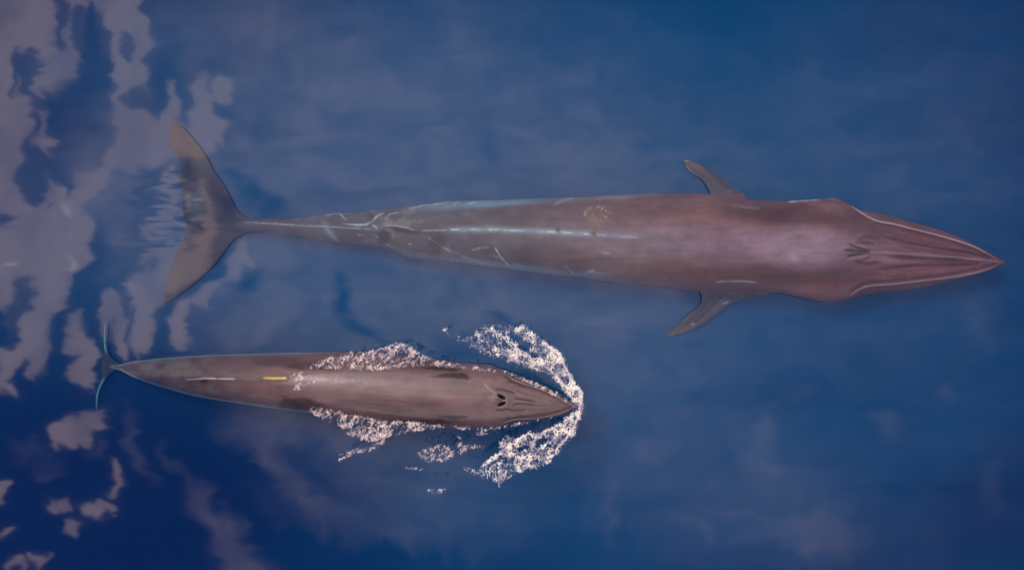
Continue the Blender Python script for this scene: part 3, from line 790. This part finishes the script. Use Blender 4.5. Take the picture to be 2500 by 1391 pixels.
def foam_patch(x0, x1, y0, y1, dens_fn, seed, step=1.15, hmax=.05, tint_fn=None, aniso=None, cell=7.0, name="sea_foam", label=None):
    gx = np.arange(x0, x1, step); gy = np.arange(y0, y1, step)
    GX, GY = np.meshgrid(gx, gy, indexing='ij')
    D = dens_fn(GX, GY)
    wx = GX + 9 * (fbm(GX / 14, GY / 14, 3, seed + 1) - .5) + 3 * (fbm(GX / 4, GY / 4, 2, seed + 91) - .5)
    wy = GY + 9 * (fbm(GX / 14, GY / 14, 3, seed + 2) - .5) + 3 * (fbm(GX / 4, GY / 4, 2, seed + 92) - .5)
    if aniso:
        a, s_ = aniso; ca, sa_ = math.cos(math.radians(a)), math.sin(math.radians(a))
        u = (wx * ca + wy * sa_) / s_; v = (-wx * sa_ + wy * ca) * 1.25
    else:
        u, v = wx, wy
    # worley cells give the lace of bubbles
    F1 = np.full(GX.shape, 9.); F2 = np.full(GX.shape, 9.)
    cu, cv = u / cell, v / cell
    iu, iv = np.floor(cu), np.floor(cv)
    for di in (-1, 0, 1):
        for dj in (-1, 0, 1):
            hx = hash2(iu + di, iv + dj, seed + 5); hy = hash2(iu + di, iv + dj, seed + 6)
            dd = np.hypot(iu + di + hx - cu, iv + dj + hy - cv)
            F2 = np.where(dd < F1, F1, np.minimum(F2, dd)); F1 = np.minimum(F1, dd)
    lace = 1 - np.clip((F2 - F1) * 1.9, 0, 1)
    fine = fbm(u / 2.3, v / 2.3, 3, seed + 8)
    rdg = 1 - np.abs(2 * fbm(u / 7.5, v / 7.5, 4, seed + 19) - 1) * 2.6
    rdg = np.clip(rdg, 0, 1)
    mid = fbm(u / 16, v / 16, 3, seed + 9)
    f = .26 * lace + .30 * fine + .30 * rdg + .30 * mid
    val = f - (.975 - .70 * D)
    keepv = (val > -.07) & (D > .02)
    cover = (.26 * sst(val, -.07, -.01) + .74 * sst(val, 0, .13)) * np.maximum(.58 + .42 * sst(mid, .38, .58), sst(D, .8, .95))
    hgt = hmax * np.clip(val * 2.2, 0, 1) ** .8 * (.5 + .7 * fine)
    # base height: water level or the whale's back where that is higher
    hw = np.zeros(GX.shape)
    cz = 8
    bx = np.arange(x0 - cz, x1 + 2 * cz, cz); by = np.arange(y0 - cz, y1 + 2 * cz, cz)
    bz = np.zeros((len(bx), len(by)))
    for i, a in enumerate(bx):
        for j, c in enumerate(by):
            x, y = P(a, c, .1)
            h = tree.ray_cast(Vector((x, y, 5)), Vector((0, 0, -1)))
            bz[i, j] = max(0, h[0].z) if h[0] is not None else 0
    fi = (GX - bx[0]) / cz; fj = (GY - by[0]) / cz
    i0 = np.floor(fi).astype(int); j0 = np.floor(fj).astype(int); a = fi - i0; c = fj - j0
    hw = bz[i0, j0] * (1 - a) * (1 - c) + bz[i0 + 1, j0] * a * (1 - c) + bz[i0, j0 + 1] * (1 - a) * c + bz[i0 + 1, j0 + 1] * a * c
    z = hw + .006 + hgt
    k = (H - hw) / H / 100
    Xw = (GX - 1250) * k; Yw = (695.5 - GY) * k
    kq = keepv[:-1, :-1] | keepv[1:, :-1] | keepv[:-1, 1:] | keepv[1:, 1:]
    kq &= (keepv[:-1, :-1].astype(int) + keepv[1:, :-1] + keepv[:-1, 1:] + keepv[1:, 1:]) >= 2
    ii, jj = np.nonzero(kq)
    ny = GX.shape[1]
    Fq = np.stack([ii * ny + jj, ii * ny + jj + 1, (ii + 1) * ny + jj + 1, (ii + 1) * ny + jj], -1)
    used = np.unique(Fq); remap = np.zeros(GX.size, int); remap[used] = np.arange(len(used))
    zz_ = np.where(keepv, z, hw - .012)
    Vv = np.stack([Xw, Yw, zz_], -1).reshape(-1, 3)[used]
    me = grid_mesh(name, Vv, remap[Fq])
    me.flip_normals() if me.polygons[0].normal.z < 0 else None
    tn = tint_fn(GX, GY, fine, mid).reshape(-1, 3)[used]
    cv_ = (cover * np.ones_like(GX)).reshape(-1)[used]
    low = np.array((.40, .36, .50))
    tn = low * (1 - cv_[:, None]) + tn * cv_[:, None]
    set_color(me, 'tint', tn)
    at_ = me.attributes.new('cover', 'FLOAT', 'POINT'); at_.data.foreach_set('value', cv_.astype(np.float32))
    o = link(name, me, foam_m)
    o['kind'] = 'stuff'
    if label: o['label'] = label
    o['category'] = 'foam'
    print(name, label, len(Fq))
    return o


foam_m = foam_material()
armU = r7((2130,720),(2195,700),(2172,580),(2110,480),(2070,380),(2010,290),(1920,210),(1830,150),(1760,100),(1690,100),(1660,160),(1690,210),(1660,270),(1560,260),(1480,270),(1420,250),(1560,310),(1640,360),(1720,400),(1830,430),(1910,460),(1990,540),(2040,600),(2090,650))
armU2 = r7((1760,80),(1600,90),(1480,90),(1370,150),(1300,180),(1200,130),(1140,60),(1130,150),(1180,200),(1300,220),(1400,300),(1500,330),(1640,370),(1760,420),(1720,250))
armL = r7((2110,740),(2190,700),(2170,800),(2140,900),(2080,960),(2000,1060),(1930,1130),(1830,1170),(1700,1190),(1620,1240),(1580,1270),(1540,1200),(1600,1140),(1640,1080),(1560,1090),(1430,1150),(1500,1080),(1580,1030),(1560,980),(1620,910),(1700,930),(1800,880),(1900,880),(2000,830),(2060,780))
armL2 = r7((1300,1130),(1400,1160),(1600,1080),(1700,1180),(1600,1260),(1570,1290),(1500,1240),(1420,1230),(1290,1170))
front = r7((2070,640),(2130,600),(2185,590),(2200,700),(2170,800),(2110,830),(2050,790),(2130,740),(2150,690),(2110,650))


def dens_bow(X_, Y_):
    D = .74 * soft_poly(X_, Y_, armU, 7)
    D = np.maximum(D, .53 * soft_poly(X_, Y_, armU2, 14))
    D = np.maximum(D, .68 * soft_poly(X_, Y_, armL, 7))
    D = np.maximum(D, .54 * soft_poly(X_, Y_, armL2, 9))
    D = np.maximum(D, .80 * soft_poly(X_, Y_, front, 5))
    # crest: the thickest line along the front
    cr, _ = pdist(X_, Y_, r7((1900,230),(2010,320),(2060,420),(2110,520),(2160,590),(2170,680),(2150,770),(2120,860),(2060,940),(1990,1020)))
    D = np.maximum(D, 1.02 * np.exp(-(cr / 7) ** 2))
    cr2, _ = pdist(X_, Y_, r7((1640,350),(1780,380),(1900,400),(2000,480),(2070,560)))
    D = np.maximum(D, .92 * np.exp(-(cr2 / 9) ** 2))
    cr3, _ = pdist(X_, Y_, r7((1440,1140),(1580,1050),(1640,980),(1760,920),(1880,900),(1990,850)))
    D = np.maximum(D, .85 * np.exp(-(cr3 / 7) ** 2))
    for (hx, hy, rx, ry, rt, am) in [(1760,255,50,35,0,.9),(1700,200,45,25,20,.7),(1880,960,40,22,-20,.7),(1840,830,120,20,-20,.6),(1620,460,60,20,20,.5),(1930,1000,45,18,-40,.5),(1740,1010,60,16,-20,.6),(1820,320,40,16,20,.6)]:
        p = r7((hx, hy))[0]
        D = D * (1 - am * ell(X_, Y_, p[0], p[1], rx / 3.02, ry / 3.02, rt, .5))
    return D


def tint_bow(X_, Y_, fine, mid):
    t = sst(mid, .35, .65)[..., None]
    c = np.array((.92, .85, .76)) * t + np.array((.70, .60, .60)) * (1 - t)
    g = (hash2(np.floor(X_ / 3.), np.floor(Y_ / 3.), 5) > .7)[..., None]
    return np.where(g, c * np.array((.72, .62, .66)), c)


foam_patch(1070, 1445, 775, 1195, dens_bow, 3, cell=6.0, hmax=.030, tint_fn=tint_bow, name="sea_foam",
           label="thick white bow-wave foam curving round the calf's snout")

# froth off the flanks and back, with ripple highlights built in as pinkish flecks
flankT = r7((130,420),(250,355),(450,295),(600,290),(700,262),(830,222),(900,235),(960,290),(1100,350),(1300,392),(1600,430),(1700,465),(1900,540),(2060,630),(2120,690),(2060,670),(1900,590),(1700,500),(1600,450),(1480,450),(1300,425),(1200,412),(1000,405),(850,418),(700,440),(400,436))
flankB = r7((150,705),(190,760),(300,820),(400,862),(470,940),(560,960),(660,965),(800,915),(950,890),(1200,855),(1350,880),(1500,890),(1600,860),(1750,835),(1950,790),(2120,735),(2050,745),(1900,790),(1700,820),(1590,835),(1500,850),(1300,852),(1200,835),(1050,825),(850,800),(650,785),(450,745),(300,705))
dors = r7((-10,500),(40,450),(110,440),(200,455),(250,500),(255,540),(160,545),(90,590),(50,575),(60,530))
spl1 = r7((375,1120),(380,1050),(480,1020),(580,990),(720,950),(740,970),(640,1030),(500,1060),(420,1090))
spl2 = r7((950,1040),(1040,1000),(1150,970),(1230,1000),(1240,1080),(1170,1120),(1050,1115),(960,1080))
spl3 = r7((1255,920),(1290,910),(1300,980),(1490,975),(1480,1010),(1340,1020),(1290,1060),(1260,1040))
spl4 = r7((860,1140),(1020,1155),(1010,1180),(880,1165))
spl5 = r7((1015,1320),(1070,1300),(1190,1305),(1150,1345),(1080,1350))
spl6 = r7((1370,870),(1500,900),(1580,870),(1560,910),(1400,920))


def dens_flank(X_, Y_):
    D = .555 * soft_poly(X_, Y_, flankT, 5)
    D = np.maximum(D, .565 * soft_poly(X_, Y_, flankB, 6))
    D = np.maximum(D, .555 * soft_poly(X_, Y_, dors, 6))
    D = np.maximum(D, .52 * soft_poly(X_, Y_, spl1, 4))
    D = np.maximum(D, .54 * soft_poly(X_, Y_, spl2, 8))
    D = np.maximum(D, .50 * soft_poly(X_, Y_, spl3, 5))
    D = np.maximum(D, .46 * soft_poly(X_, Y_, spl4, 4))
    D = np.maximum(D, .50 * soft_poly(X_, Y_, spl5, 4))
    D = np.maximum(D, .5 * soft_poly(X_, Y_, spl6, 5))
    c, _ = pdist(X_, Y_, r7((780,250),(880,280),(960,310)))
    D = np.maximum(D, .75 * np.exp(-(c / 4) ** 2))
    c, _ = pdist(X_, Y_, r7((480,900),(600,930),(700,930),(830,890)))
    D = np.maximum(D, .70 * np.exp(-(c / 9) ** 2))
    return D


def tint_flank(X_, Y_, fine, mid):
    c = np.ones(X_.shape + (3,)) * np.array((.66, .46, .44))
    h = hash2(np.floor(X_ / 4.), np.floor(Y_ / 4.), 15)
    c = np.where((h > .72)[..., None], np.array((.85, .74, .62)), c)
    c = np.where((h < .12)[..., None], np.array((.72, .40, .46)), c)
    c = np.where(((h > .12) & (h < .22))[..., None], np.array((.78, .70, .46)), c)
    return c


foam_patch(695, 1415, 820, 1215, dens_flank, 17, hmax=.018, tint_fn=tint_flank, aniso=(-42, 1.9), cell=3.6, name="sea_foam",
           label="pinkish froth and ripple highlights built as flecks, running off the calf's flanks and back")
